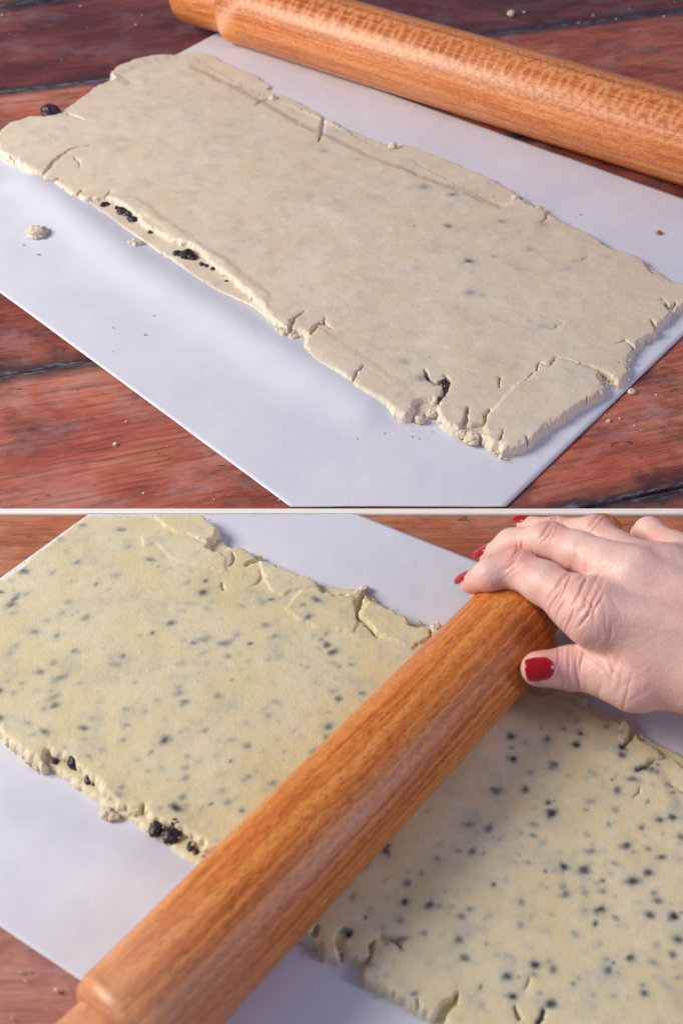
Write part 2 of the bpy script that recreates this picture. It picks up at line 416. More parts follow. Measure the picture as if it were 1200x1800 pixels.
A0 = np.array(at(615, 70, RB)); B0 = np.array(at(1200, 245, RB)); dB = (B0-A0)/np.linalg.norm(B0-A0)
# start of the barrel: the photo shows its shoulder at pixel column 395
t = 0.0
def projx(p):
    q = np.asarray(p)-CAM; return 600+F*q[0]/(q@FWD)
def projy(p):
    q = np.asarray(p)-CAM; return 900-F*(q@UP)/(q@FWD)
while projx(A0-dB*t) > 411: t += .001
PA = A0-dB*t
pin_back = pin(PA, PA+dB*.62, RB, PIN_BACK, .066, "pale orange-brown rolling pin lying behind the plain dough, not being held", .80, .88)
A1 = np.array(at(258, 1772, RF)); B1 = np.array(at(912, 1092, RF)); dF = (B1-A1)/np.linalg.norm(B1-A1)
# the near shoulder sits where the photo's outline starts to round off
PB = B1; t = 0.0
while projy(PB-dF*t) < 1812: t += .001
PF0 = PB-dF*(t+.004)
HL_F = .067; HL2 = .0
while projy(PB+dF*(HL2-.007)+np.array([-.35, .45, .82])*.0085) > 905.5: HL2 += .0005
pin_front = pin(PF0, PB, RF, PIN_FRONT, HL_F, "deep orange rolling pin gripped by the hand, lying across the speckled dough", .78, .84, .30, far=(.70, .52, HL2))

# ------------------------------------------------------------------ dough
def seg_dist(X, Y, P, closed=True, w=None):
    D = np.full(X.shape, 9.0)
    N = len(P)
    for i in range(N if closed else N-1):
        a, b = P[i], P[(i+1) % N]; ab = b-a; L2 = ab@ab+1e-18
        t = np.clip(((X-a[0])*ab[0]+(Y-a[1])*ab[1])/L2, 0, 1)
        d = np.hypot(X-a[0]-ab[0]*t, Y-a[1]-ab[1]*t)
        if w is not None: d = d-(w[i]+(w[i+1]-w[i])*t)
        D = np.minimum(D, d)
    return D
def inside(X, Y, P):
    r = np.zeros(X.shape, bool)
    for i in range(len(P)):
        a, b = P[i], P[(i+1) % len(P)]
        if a[1] == b[1]: continue
        c = ((a[1] > Y) != (b[1] > Y)) & (X < (b[0]-a[0])*(Y-a[1])/(b[1]-a[1])+a[0]); r ^= c
    return r
def sdf2(X, Y, P): return np.where(inside(X, Y, P), 1, -1)*seg_dist(X, Y, P)

class Sheet:
    def __init__(s, outline, h, seed, zpix, round_=.0022, cracks=(), patches=(), spots=(), warp=.0011, und=.0006, cut=None, lip=0.0):
        s.P = atn(outline, zpix)[:, :2]; s.h = h; s.seed = seed; s.r = round_; s.warp = warp; s.und = und; s.cut = cut; s.lip = lip
        s.cr = [(atn([c[:2] for c in pts], zpix)[:, :2], np.array([c[2] for c in pts])*.001, dep) for pts, dep in cracks]
        s.pa = [(atn(pl, zpix)[:, :2], dz, soft) for pl, dz, soft in patches]
        s.sp = []
        for x, y, rad, dk, el, an in spots:
            p = at(x, y, zpix); sc = depth(p)/F; s.sp.append((p[0], p[1], rad*sc, dk, el, an))
    def eval(s, X, Y):
        k = s.seed
        Xw = X+.0005*vn(X*520, Y*520, k+1)+s.warp*fbm(X*170, Y*170, k, 3)+s.warp*.7*fbm(X*60, Y*60, k+5, 2)
        Yw = Y+.0005*vn(X*520, Y*520, k+7)+s.warp*fbm(X*170, Y*170, k+9, 3)+s.warp*.7*fbm(X*60, Y*60, k+15, 2)
        d = sdf2(Xw, Yw, s.P)
        if s.cut is not None: d = np.minimum(d, s.cut-Y)
        d = d-.0011*np.maximum(0, fbm(X*380, Y*380, k+2, 3)+.05)
        z = s.h+s.und*(fbm(X*22, Y*22, k+4, 3)+.35*fbm(X*90, Y*90, k+6, 2))
        for pl, dz, soft in s.pa: z = z+dz*sstep(-soft*.5, soft*.5, sdf2(Xw, Yw, pl))
        crk = np.zeros(X.shape)
        for P, wd, dep in s.cr:
            dc = seg_dist(Xw, Yw, P, False, wd)
            c = 1-sstep(-.0003, .0005, dc); crk = np.maximum(crk, c*min(1, dep/.003))
            z = z-dep*c-.0002*np.exp(-(np.maximum(dc, 0)/.002)**2)
        rr = s.r*(1+.4*fbm(X*120, Y*120, k+8, 2))
        t = np.clip(d/rr, 0, 1)
        prof = np.sqrt(np.clip(1-(1-t)**2, 0, 1))
        z = z*(.16+.84*prof)+s.lip*np.exp(-(d/.004)**2)
        z = z+.0006*fbm(X*480, Y*480, k+11, 3)*np.exp(-(np.maximum(d, 0)/.0024)**2)
        zz = np.where(d > 0, z, np.maximum(-.002, z+d*8))
        zz = np.maximum(zz, -.002)
        spot = np.zeros(X.shape)
        for x, y, rad, dk, el, an in s.sp:
            m = (np.abs(X-x) < rad*4) & (np.abs(Y-y) < rad*4)
            if not m.any(): continue
            dx, dy = X[m]-x, Y[m]-y; c, sn = math.cos(an), math.sin(an)
            u = (dx*c+dy*sn)/(rad*el); v = (-dx*sn+dy*c)/rad
            q = np.sqrt(u*u+v*v)*(1.05+.34*vn(X[m]*520, Y[m]*520, 2)+.10*vn(X[m]*1500, Y[m]*1500, 4))
            spot[m] = np.maximum(spot[m], dk*(.72*np.exp(-np.maximum(q, 0)**2.4)+.28*np.exp(-(q/1.9)**2)))
        rim = np.exp(-(np.maximum(d, 0)/.0022)**2)
        return zz, spot, rim, d
    def build(s, name, mat, parent, step=.0005, bounds=None):
        x0, y0 = s.P.min(0)-.004; x1, y1 = s.P.max(0)+.004
        if bounds: x0, y0, x1, y1 = max(x0, bounds[0]), max(y0, bounds[1]), min(x1, bounds[2]), min(y1, bounds[3])
        xs = np.arange(x0, x1, step); ys = np.arange(y0, y1, step)
        X, Y = np.meshgrid(xs, ys, indexing='ij')
        z, sp, rim, d = s.eval(X, Y)
        ok = d > -step*3
        q = ok[:-1, :-1] | ok[1:, :-1] | ok[1:, 1:] | ok[:-1, 1:]
        i = np.arange(X.size).reshape(X.shape)
        Q = np.stack([i[:-1, :-1], i[1:, :-1], i[1:, 1:], i[:-1, 1:]], -1)[q]
        used = np.unique(Q); mp = np.full(X.size, -1); mp[used] = np.arange(len(used))
        V = np.stack([X.ravel(), Y.ravel(), z.ravel()+.0012], -1)[used]
        me = mesh_np(name, V, mp[Q]); fattr(me, 'spot', sp.ravel()[used]); fattr(me, 'rim', rim.ravel()[used])
        return obj(name, me, mat, parent)
    def crumble(s, mat, parent, n, seed, zl, r0, r1):
        """hundreds of tiny crumbs broken off along the rim: one piece of loose stuff"""
        rnd = np.random.default_rng(seed); P = s.P; L = np.linalg.norm(np.roll(P, -1, 0)-P, axis=1); cum = np.cumsum(L)
        ico = bmesh.new(); bmesh.ops.create_icosphere(ico, subdivisions=2, radius=1)
        B = np.array([v.co for v in ico.verts]); Fc = np.array([[v.index for v in f.verts] for f in ico.faces]); ico.free()
        VV = []; FF = []
        for i in range(n):
            u = rnd.uniform(0, cum[-1]); j = int(np.searchsorted(cum, u)); t = 1-(cum[j]-u)/L[j]
            p = P[j]+(P[(j+1) % len(P)]-P[j])*t+rnd.normal(0, .0011, 2)
            if vn(np.array([p[0]*70]), np.array([p[1]*70]), seed)[0] < -.15: continue
            if s.cut is not None and p[1] > s.cut-.001: continue
            r_ = rnd.uniform(r0, r1)*rnd.uniform(.6, 1); off = rnd.uniform(0, 60)
            rr = 1+.5*vn3(B*1.6+off, 1)
            VV.append(B*rr[:, None]*r_*np.array([1, rnd.uniform(.7, 1), .75])+np.array([p[0], p[1], rnd.uniform(*zl)])); FF.append(Fc+len(B)*(len(VV)-1))
        o = obj("edge_crumbs", mesh_np("edge_crumbs", np.concatenate(VV), np.concatenate(FF)), mat, parent); o['kind'] = 'stuff'; return o
    def top(s, x, y):
        z, *_ = s.eval(np.array([[x]]), np.array([[y]])); return float(z[0, 0])+.0012

# currant meshes (wrinkled, shared)
def currant_mesh(seed, ln=1.0, wr=.36):
    bm = bmesh.new(); bmesh.ops.create_icosphere(bm, subdivisions=4, radius=1)
    P = np.array([v.co for v in bm.verts])
    r = 1+wr*.8*fbm3(P*1.3, seed)-wr*.75*np.exp(-(vn3(P*1.7+3, seed+1)/.13)**2)-wr*.35*np.exp(-(vn3(P*3.2+5, seed+3)/.15)**2)
    P = P*r[:, None]*np.array([ln, 1, .85]); P = P*(1/np.abs(P).max())
    for v, p in zip(bm.verts, P): v.co = p
    for f in bm.faces: f.smooth = True
    me = bpy.data.meshes.new("currant"); bm.to_mesh(me); bm.free(); me.materials.append(CURRANT); return me
def fbm3(P, s): return (vn3(P, s)+.5*vn3(P*2, s+1))/1.5
CM = [currant_mesh(i*5+2, 1.0+.12*(i % 3)) for i in range(5)]
CM2 = [currant_mesh(i*7+60, 1.0+.3*(i % 2), .30) for i in range(4)]
random.seed(4)
def currant(parent, p, r, flat=.8):
    o = bpy.data.objects.new("currant", random.choice(CM)); COL.objects.link(o); o.parent = parent
    o.location = p; o.rotation_euler = (random.uniform(-.3, .3), random.uniform(-.3, .3), random.uniform(0, 6.28)); o.scale = (r, r, r*flat)
    return o
def crumb_mesh(seed, mat):
    bm = bmesh.new(); bmesh.ops.create_icosphere(bm, subdivisions=4, radius=1)
    P = np.array([v.co for v in bm.verts])
    r = 1+.38*fbm3(P*1.3, seed)+.22*vn3(P*4, seed+2)
    P = P*r[:, None]; P[:, 2] = np.maximum(P[:, 2], -.45)
    for v, p in zip(bm.verts, P): v.co = p
    for f in bm.faces: f.smooth = True
    me = bpy.data.meshes.new("dough_crumb"); bm.to_mesh(me); bm.free(); me.materials.append(mat); return me
KM = [crumb_mesh(i*3+40, CRUMB) for i in range(4)]; KT = crumb_mesh(77, TOAST)
def lump(parent, p, r, name="loose_lump"):
    o = bpy.data.objects.new(name, random.choice(KM)); COL.objects.link(o); o.parent = parent; o.location = p
    o.rotation_euler = (0, 0, random.uniform(0, 6.28)); o.scale = (r, r*random.uniform(.75, 1), r*random.uniform(.7, .95)); return o

# ---- back dough
HB, ZB = .0054, .0050          # height of the upper sheet
back_out = [(-14, 248), (0, 230), (15, 217), (50, 207), (80, 206), (97, 203), (128, 184), (150, 167), (172, 151), (200, 139), (194, 128), (205, 118), (235, 105), (265, 98),
    (300, 96), (333, 97), (352, 104), (385, 122), (415, 140), (440, 152), (455, 163), (470, 168), (490, 170), (503, 176), (530, 187), (562, 203), (580, 208), (605, 223), (640, 243), (665, 256),
    (700, 270), (740, 287), (780, 306), (815, 328), (850, 343), (880, 348), (915, 350), (940, 364), (958, 370), (968, 380), (985, 389), (1000, 396), (1040, 414), (1056, 424), (1062, 432), (1080, 438),
    (1110, 450), (1132, 458), (1140, 473), (1150, 482), (1168, 490), (1185, 496), (1212, 500), (1222, 520), (1205, 538), (1190, 546), (1178, 560), (1160, 575), (1152, 590), (1134, 596), (1120, 610), (1110, 622),
    (1105, 637), (1104, 655), (1099, 668), (1086, 676), (1072, 670), (1060, 662), (1052, 664), (1062, 682), (1060, 692), (1045, 704), (1025, 713), (1008, 724), (985, 740), (960, 758), (940, 775), (925, 785), (905, 792),
    (888, 797), (877, 799), (875, 788), (860, 783), (848, 775), (842, 764), (843, 748), (828, 752), (815, 747), (811, 760), (795, 757), (780, 748), (766, 733), (768, 712), (755, 704), (735, 710), (727, 730), (712, 736),
    (699, 729), (680, 716), (650, 698), (622, 684), (612, 672), (585, 656), (555, 641), (538, 624), (531, 608), (538, 590), (520, 584), (510, 590), (495, 580), (478, 566), (466, 551), (456, 540), (437, 520), (407, 493), (377, 471), (366, 463), (350, 444), (332, 432), (318, 430), (300, 424),
    (282, 416), (263, 406), (247, 396), (238, 381), (218, 366), (198, 356), (183, 350), (165, 351), (146, 352), (125, 342), (105, 330), (90, 321), (72, 324), (76, 308), (57, 304), (46, 299), (30, 286), (15, 280), (-2, 268)]
back_low = [(-6, 262), (6, 238), (50, 216), (95, 213), (128, 192), (150, 175), (172, 159), (208, 142), (206, 126), (240, 110), (268, 102), (300, 98), (333, 91), (352, 92), (372, 97), (395, 108), (418, 120), (440, 128), (455, 135), (465, 143), (478, 153), (472, 158), (510, 172), (560, 200), (605, 224), (640, 240), (665, 251), (698, 262), (703, 252),
    (740, 263), (780, 279), (820, 296), (860, 313), (892, 331), (917, 346), (965, 380), (1040, 418), (1130, 462), (1190, 500), (1200, 530), (1150, 585), (1100, 640), (1088, 668), (1055, 690), (985, 735), (930, 778),
    (880, 790), (845, 776), (825, 778), (812, 772), (812, 758), (795, 752), (775, 740), (755, 725), (735, 735), (700, 725), (650, 695), (610, 668), (550, 636), (535, 610), (505, 597), (490, 588), (470, 572), (462, 558), (447, 541),
    (397, 521), (363, 504), (330, 482), (303, 459), (263, 434), (213, 401), (153, 358), (100, 328), (50, 298)]
bs = [(745, 331, 11, .62, 1, 0), (795, 345, 8, .72, 1.3, .2), (786, 401, 8, .75, 1, 0), (880, 393, 9, .55, 1.3, .3), (824, 464, 9, .85, 1.2, 0), (826, 518, 10, .55, 1.4, .2), (846, 523, 8, .45, 1, 0), (568, 268, 8, .5, 1.1, 0),
    (545, 347, 12, .34, 1, 0), (950, 397, 10, .5, 1, 0), (710, 640, 12, .45, 1.3, 0), (930, 443, 9, .5, 1, 0), (660, 600, 14, .24, 1, 0), (730, 475, 13, .28, 1, 0), (800, 545, 12, .28, 1, 0), (840, 590, 10, .3, 1, 0),
    (750, 552, 10, .28, 1, 0), (665, 580, 12, .28, 1, 0), (930, 568, 9, .38, 1, 0), (952, 577, 9, .38, 1.4, 0), (1000, 475, 12, .34, 1, 0), (640, 545, 12, .22, 1, 0), (570, 345, 9, .22, 1, 0), (760, 430, 12, .24, 1, 0), (900, 470, 12, .28, 1, 0),
    (340, 345, 10, .26, 1.3, 0), (410, 445, 10, .3, 1, 0), (475, 447, 9, .3, 1, 0), (480, 480, 9, .3, 1.6, .5), (1066, 455, 8, .4, 1, 0), (905, 645, 9, .3, 1, 0), (700, 700, 10, .3, 1, 0), (868, 455, 6, .5, 1, 0), (727, 401, 3, .7, 1, 0),
    (420, 152, 7, .55, 1.2, 0), (740, 670, 10, .6, 1, 0), (842, 683, 9, .3, 1, 0), (705, 240, 6, .3, 1, 0), (600, 590, 12, .22, 1, 0), (980, 520, 14, .22, 1, 0), (405, 245, 8, .22, 1.5, .2), (215, 265, 8, .22, 1, 0), (680, 500, 10, .22, 1, 0)]
_r = np.random.default_rng(5)
for _ in range(90):
    bs.append((_r.uniform(150, 1150), _r.uniform(130, 740), _r.uniform(3, 8), _r.uniform(.12, .34), _r.uniform(1, 1.7), _r.uniform(-.5, .6)))
back_cr = [([(571, 200, 1.3), (566, 222, 1.5), (564, 238, 1.1), (558, 252, .0)], .006), ([(76, 310, 1.3), (92, 292, 1.0), (105, 278, .9), (118, 270, .7), (132, 262, .3), (162, 257, .0)], .004),
    ([(134, 280, .1), (141, 287, .4), (142, 296, .0)], .002), ([(122, 202, .3), (130, 206, .7), (148, 212, .0)], .003), ([(112, 316, .2), (100, 318, .9), (88, 322, .6)], .003), ([(145, 336, .1), (136, 343, .8)], .003),
    ([(22, 278, .6), (28, 281, .8)], .003), ([(194, 337, .1), (186, 352, .4)], .003), ([(534, 552, .1), (520, 560, .5), (511, 568, .9), (508, 588, 1.1)], .006),
    ([(582, 582, .1), (572, 572, .9), (562, 572, 1.3), (552, 582, 1.1), (548, 592, .5)], .005), ([(570, 572, .6), (574, 561, .0)], .004), ([(640, 645, .0), (628, 662, .3), (620, 678, .5)], .003),
    ([(743, 655, .3), (748, 668, .9), (757, 673, 1.0), (770, 678, 1.5), (780, 676, 1.7), (783, 688, 1.3), (775, 700, 1.1), (768, 708, 1.2)], .006), ([(782, 665, .9), (786, 675, 1.1)], .006), ([(822, 718, .5), (819, 735, .9), (815, 747, 1.2)], .006),
    ([(856, 722, .3), (851, 735, .7), (848, 748, .9), (846, 762, .6)], .005), ([(967, 632, .0), (975, 630, .3), (990, 633, .4), (1012, 642, .6), (1030, 645, .9), (1045, 650, 1.5), (1062, 661, 2.2), (1075, 672, 1.8)], .006),
    ([(972, 634, .4), (966, 644, .5), (960, 647, .3), (946, 640, .2), (943, 652, .6), (938, 655, .2)], .003), ([(935, 655, .3), (928, 663, .4), (920, 672, .0)], .003), ([(878, 668, .5), (873, 682, .1)], .003), ([(1162, 527, .1), (1172, 540, .9), (1178, 548, 1.4)], .005), ([(1184, 533, .3), (1176, 545, 1.0)], .004), ([(1143, 565, .4), (1150, 572, .9), (1157, 580, 1.0)], .005),
    ([(1085, 605, .3), (1098, 600, .2), (1110, 610, .7), (1113, 618, .8)], .003), ([(1086, 638, .2), (1100, 641, .3)], .002), ([(965, 374, .9), (957, 388, .4), (952, 393, .1)], .004), ([(1030, 703, .2), (1027, 712, .4)], .003), ([(962, 750, .1), (970, 756, .4)], .003), ([(925, 772, .3), (926, 783, .5)], .003), ([(875, 778, .3), (884, 762, .0)], .003),
    ([(495, 174, 1.0), (475, 172, .8), (462, 178, .5), (448, 188, .0)], .003), ([(1008, 463, .1), (1020, 461, .3), (1032, 455, .1)], .0015), ([(985, 570, .0), (978, 578, .3), (970, 580, .1)], .0012), ([(733, 305, .2), (738, 310, .3)], .001)]
back_pa = [([(200, 128), (335, 90), (480, 160), (520, 185), (640, 240), (700, 262), (915, 345), (880, 365), (640, 272), (520, 215), (440, 168), (335, 118), (225, 150)], -.0023, .011),
    ([(968, 632), (1000, 634), (1045, 652), (1075, 690), (1000, 740), (900, 815), (860, 790), (850, 740), (905, 680), (945, 645)], .0012, .0025),
    ([(160, 348), (240, 370), (300, 415), (370, 455), (470, 545), (470, 520), (400, 465), (300, 395), (240, 350)], .0008, .006),
    ([(640, 700), (700, 745), (735, 735), (720, 690), (560, 580), (530, 600)], .0006, .006)]
db = tag(empty("rolled_dough", at(600, 420)), "plain pale beige slab of rolled dough with ragged cracked edges, no pin on it", "dough", "rolled slabs of dough")
db.location = (0, 0, 0)
top_b = Sheet(back_out, HB, 3, ZB, .0034, back_cr, back_pa, bs, .0014, .0008)
low_b = Sheet(back_low, .0024, 21, .0028, .0024, [back_cr[0], back_cr[12], back_cr[13], ([(1045, 650, 1.2), (1062, 661, 2.0), (1080, 674, 2.2)], .006)], warp=.0006, und=.0003)
XR = at(1300, 500)[0]
top_b.crumble(DOUGH_BACK, db, 800, 3, (.002, .0052), .0003, .0010); low_b.crumble(DOUGH_BACK, db, 160, 8, (.0012, .003), .0003, .0009)
top_b.build("top_sheet", DOUGH_BACK, db, .0006); low_b.build("bottom_sheet", DOUGH_BACK, db, .0008)
def edge_currants(root, sheet_low, pts, dz):
    for x, y, rpx, zz in pts:
        p = at(x+random.uniform(-3, 3), y+random.uniform(-3, 3), zz); r = rpx*random.choice((.8, 1.05, 1.3, 1.5))*depth(p)/F; o = currant(root, p, r, .72); o.scale.y *= random.uniform(.65, 1); o.location.z -= r*.12
edge_currants(db, None, [(91, 197, 13, .0075), (66, 313, 11, .004), (187, 356, 8, .0042), (203, 362, 8, .0042), (215, 369, 9, .0042), (224, 376, 7, .0042), (236, 385, 10, .004), (266, 408, 6, .004), (312, 442, 12, .0042), (330, 444, 13, .0045), (341, 452, 8, .004), (352, 461, 10, .004), (362, 468, 8, .004), (376, 475, 6, .0038), (397, 491, 6, .0038), (447, 526, 6, .0038),
    (781, 677, 9, .006), (748, 666, 6, .006), (772, 698, 7, .005), (832, 744, 9, .004)], 0)  # last one is a dark lump standing in for the shade in a crack
for x, y, rr in [(500, 590, 12), (512, 594, 10), (490, 583, 9), (738, 738, 9), (757, 728, 10), (828, 772, 15), (845, 768, 9), (811, 765, 9), (1176, 552, 9), (905, 348, 7), (690, 258, 8), (480, 172, 7), (240, 431, 12), (231, 428, 7), (428, 493, 5), (948, 368, 7), (1168, 533, 8)]:
    p = at(x, y, .003 if rr > 8 else .004); lump(db, p, rr*depth(p)/F)

# ---- front dough
HF, ZF = .0062, .0058
cutF = at(600, 905.5, ZF+.0006)[1]
front_out = [(-120, 1100), (-60, 1060), (0, 1020), (30, 1000), (60, 976), (100, 946), (130, 923), (158, 904), (200, 872), (330, 880), (352, 900), (365, 914), (378, 922), (387, 933), (384, 945), (372, 957), (366, 966), (378, 970), (392, 969), (402, 963), (417, 961), (436, 968), (453, 980), (460, 987), (478, 990), (497, 998),
    (520, 1010), (545, 1017), (560, 1025), (566, 1038), (590, 1044), (605, 1043), (622, 1038), (634, 1033), (642, 1038), (648, 1050), (665, 1062), (684, 1073), (700, 1082), (714, 1088), (726, 1100), (736, 1102), (750, 1104), (760, 1099), (776, 1107), (800, 1125), (860, 1170), (935, 1216), (952, 1220), (968, 1218), (985, 1226), (1000, 1231), (1030, 1244),
    (1053, 1256), (1077, 1268), (1086, 1272), (1093, 1265), (1104, 1270), (1115, 1278), (1113, 1287), (1133, 1300), (1160, 1315), (1164, 1324), (1181, 1332), (1205, 1347), (1260, 1380), (1330, 1430), (1330, 1700), (1280, 1860), (900, 1875), (850, 1850), (800, 1822), (775, 1797),
    (755, 1793), (720, 1772), (695, 1760), (670, 1747), (640, 1728), (634, 1712), (640, 1692), (620, 1687), (606, 1680), (598, 1668), (594, 1688), (576, 1684), (563, 1679), (556, 1665), (536, 1653), (470, 1600), (400, 1530), (372, 1500), (358, 1498), (350, 1485),
    (336, 1477), (317, 1467), (300, 1461), (291, 1455), (266, 1442), (253, 1431), (238, 1431), (222, 1427), (204, 1421), (195, 1406), (178, 1398), (170, 1382), (153, 1368), (137, 1358), (125, 1341), (101, 1335), (84, 1325), (84, 1347), (72, 1354), (47, 1333), (22, 1314), (7, 1302), (-1, 1288), (-50, 1250), (-140, 1190)]
front_low = [(-100, 1110), (0, 1026), (158, 910), (330, 900), (380, 942), (412, 965), (452, 982), (560, 1028), (640, 1040), (720, 1096), (776, 1108), (940, 1205), (975, 1213), (1000, 1217), (1037, 1224), (1030, 1240), (1090, 1272), (1160, 1312), (1180, 1318), (1230, 1350), (1310, 1420), (1310, 1700), (1250, 1840), (880, 1850), (790, 1800), (700, 1755), (642, 1720), (645, 1696),
    (600, 1676), (566, 1676), (540, 1656), (400, 1560), (336, 1520), (304, 1498), (272, 1473), (234, 1447), (203, 1431), (165, 1409), (127, 1378), (86, 1352), (50, 1330), (0, 1290), (-80, 1230)]
def S(off, sc, L): return [(off[0]+x/sc, off[1]+y/sc, r, d, e, a) for x, y, r, d, e, a in L]
def q(*t): x, y, d = t[:3]; return (x, y, 4.2+4.6*d+random.uniform(-1, 1.3), d, t[3] if len(t) > 3 else random.uniform(1, 1.35), t[4] if len(t) > 4 else random.uniform(-.4, 1.0))
fs = S((0, 890), 2, [q(t[0], t[1], t[2]*.86, *t[3:]) for t in [(295, 75, .75), (425, 90, .75, 1.6, 0), (275, 205, .75), (85, 235, .95), (240, 175, .35), (530, 195, .8, 1.5, 0), (410, 250, .5), (165, 155, .5), (70, 318, .6), (45, 355, .9, 1.7, .3), (245, 345, .6), (715, 312, 1.0), (745, 345, .45), (665, 350, .4), (640, 375, .4), (925, 345, .55),
    (985, 330, .4), (600, 418, .9), (1085, 400, .9), (935, 425, .7), (965, 465, .7), (720, 475, .7, 1.9, 0), (650, 480, .4), (790, 490, .8, 1.7, 0), (495, 462, .45), (555, 495, .35), (125, 450, .7), (265, 518, .7), (60, 500, .5), (40, 525, .5), (435, 535, .8), (190, 560, .6), (145, 590, .8), (215, 612, .75, 2.1, .5), (285, 630, .5), (135, 655, .4),
    (50, 665, .5), (5, 655, .95), (195, 708, .9), (630, 645, .6), (650, 695, .8), (555, 690, .5), (445, 720, .6), (510, 730, .5), (325, 755, .5), (440, 780, .5), (105, 770, .6), (160, 800, .9, 1.6, -.4), (300, 825, .5), (230, 855, .5), (360, 865, .5), (435, 830, .7), (580, 830, 1.0, 1.5, .7), (720, 795, .7, 1.5, .5), (580, 755, .4), (870, 850, .8),
    (810, 830, .5), (660, 885, .6), (490, 900, .5), (1150, 495, .95), (1170, 520, .98, 1.7, .5), (1130, 475, .7), (1190, 685, .9), (1170, 660, .6), (1155, 778, .7), (945, 745, .6), (975, 830, .35), (870, 770, .4), (1110, 625, .45), (945, 545, .4), (870, 550, .35), (730, 560, .35), (875, 610, .4), (800, 580, .35), (600, 610, .35), (385, 560, .3), (660, 790, .35), (740, 635, .35),
    (215, 420, .25), (310, 390, .25), (440, 130, .25), (780, 250, .3), (690, 175, .3), (560, 575, .3), (1040, 450, .35), (690, 350, .35), (1180, 610, .4), (395, 480, .25)]])
fs += S((0, 1350), 2, [q(*t) for t in [(655, 40, .6), (860, 50, .5), (800, 130, .6), (620, 145, .95, 1.6, -.6), (655, 140, .5), (430, 75, .6), (710, 150, .4), (780, 30, .4), (775, 95, .4), (570, 10, .4), (300, 35, .4), (900, 20, .4), (740, 200, .35), (520, 60, .35)]])
fs += S((600, 1350), 2, [q(*t) for t in [(540, 85, .8), (645, 85, .7), (735, 168, 1.0), (660, 25, .5), (735, 5, .7), (515, 220, .8), (675, 205, .6, 1.5, 0), (630, 238, .45), (460, 300, .8), (870, 125, .6), (965, 85, .8), (960, 155, .6), (1030, 50, .6, 1.7, -.2), (1115, 190, .9), (1160, 180, .95), (1190, 250, .8), (1000, 280, .9), (875, 300, .7, 1.7, 0), (860, 240, .5),
    (705, 270, .4), (610, 340, .4), (780, 355, 1.0), (850, 365, .9), (1075, 375, .9), (1020, 405, .97, 1.7, 0), (575, 400, .4), (785, 450, .8), (850, 445, .6), (915, 440, .7), (895, 410, .5), (630, 480, .7), (905, 505, .95, 1.6, .4), (1105, 475, .8), (1080, 525, .9), (1165, 530, 1.0), (220, 480, .95), (310, 487, .9), (205, 545, .6), (420, 530, .7), (385, 495, .4), (520, 530, .4),
    (290, 590, .7), (210, 610, .8, 1.8, 0), (410, 610, .8), (430, 675, .8), (715, 580, .4), (815, 590, .6), (905, 625, .5), (1180, 610, .9), (1160, 665, .8), (1100, 630, .5), (1020, 675, .7), (1090, 690, .6), (930, 680, .5), (935, 717, .8), (680, 700, .98, 1.5, .5), (740, 715, .8), (725, 685, .5), (580, 740, .9), (600, 810, 1.0, 1.5, 0), (730, 835, .97, 1.4, 0),
    (880, 805, .5), (950, 810, .4), (830, 745, .5), (540, 665, .4, 2, 0), (590, 670, .4, 2, 0), (40, 460, .6), (100, 505, .5), (20, 585, .9), (155, 300, .9), (145, 570, .4), (1180, 330, .4), (800, 480, .3), (560, 320, .3), (330, 360, .25), (260, 250, .25), (940, 380, .4), (1030, 480, .35), (970, 560, .35), (660, 640, .3), (300, 700, .25), (1150, 780, .35), (900, 300, .3)]])
fs += S((880, 1200), 3.75, [q(*t) for t in [(65, 370, .9), (300, 385, .8), (490, 425, 1.0), (520, 345, .9), (410, 315, .6), (80, 515, 1.0), (345, 550, .8), (155, 720, .6), (200, 600, .5), (790, 440, .97), (790, 490, .9), (860, 650, .8, 1.8, 0), (755, 720, .7), (585, 795, .6), (265, 300, .4), (155, 410, .4), (440, 625, .4), (1075, 490, .8), (780, 335, .6), (1090, 680, .5), (940, 575, .9, 1.6, 0), (985, 585, .8), (890, 585, .8), (560, 630, .3), (380, 720, .3)]])
_r = np.random.default_rng(12)
for _ in range(520):                                   # small fruit fragments showing faintly all over
    fs.append((_r.uniform(-20, 1230), _r.uniform(930, 1800), _r.uniform(2.5, 7), _r.uniform(.22, .62)*(.8 if _r.random() < .8 else 1.3), _r.uniform(1, 1.8), _r.uniform(-.5, 1.2)))
for _ in range(60):                                    # darker whole fruit, mostly to the right of the pin
    x = _r.uniform(640, 1230); fs.append((x, _r.uniform(max(1260, 2130-x), 1790), _r.uniform(3, 6.5), _r.uniform(.55, .93), _r.uniform(1, 1.6), _r.uniform(-.5, 1.2)))
for _ in range(45):
    fs.append((_r.uniform(0, 640), _r.uniform(1000, 1420), _r.uniform(4, 8), _r.uniform(.45, .80), _r.uniform(1, 1.7), _r.uniform(-.5, 1.0)))
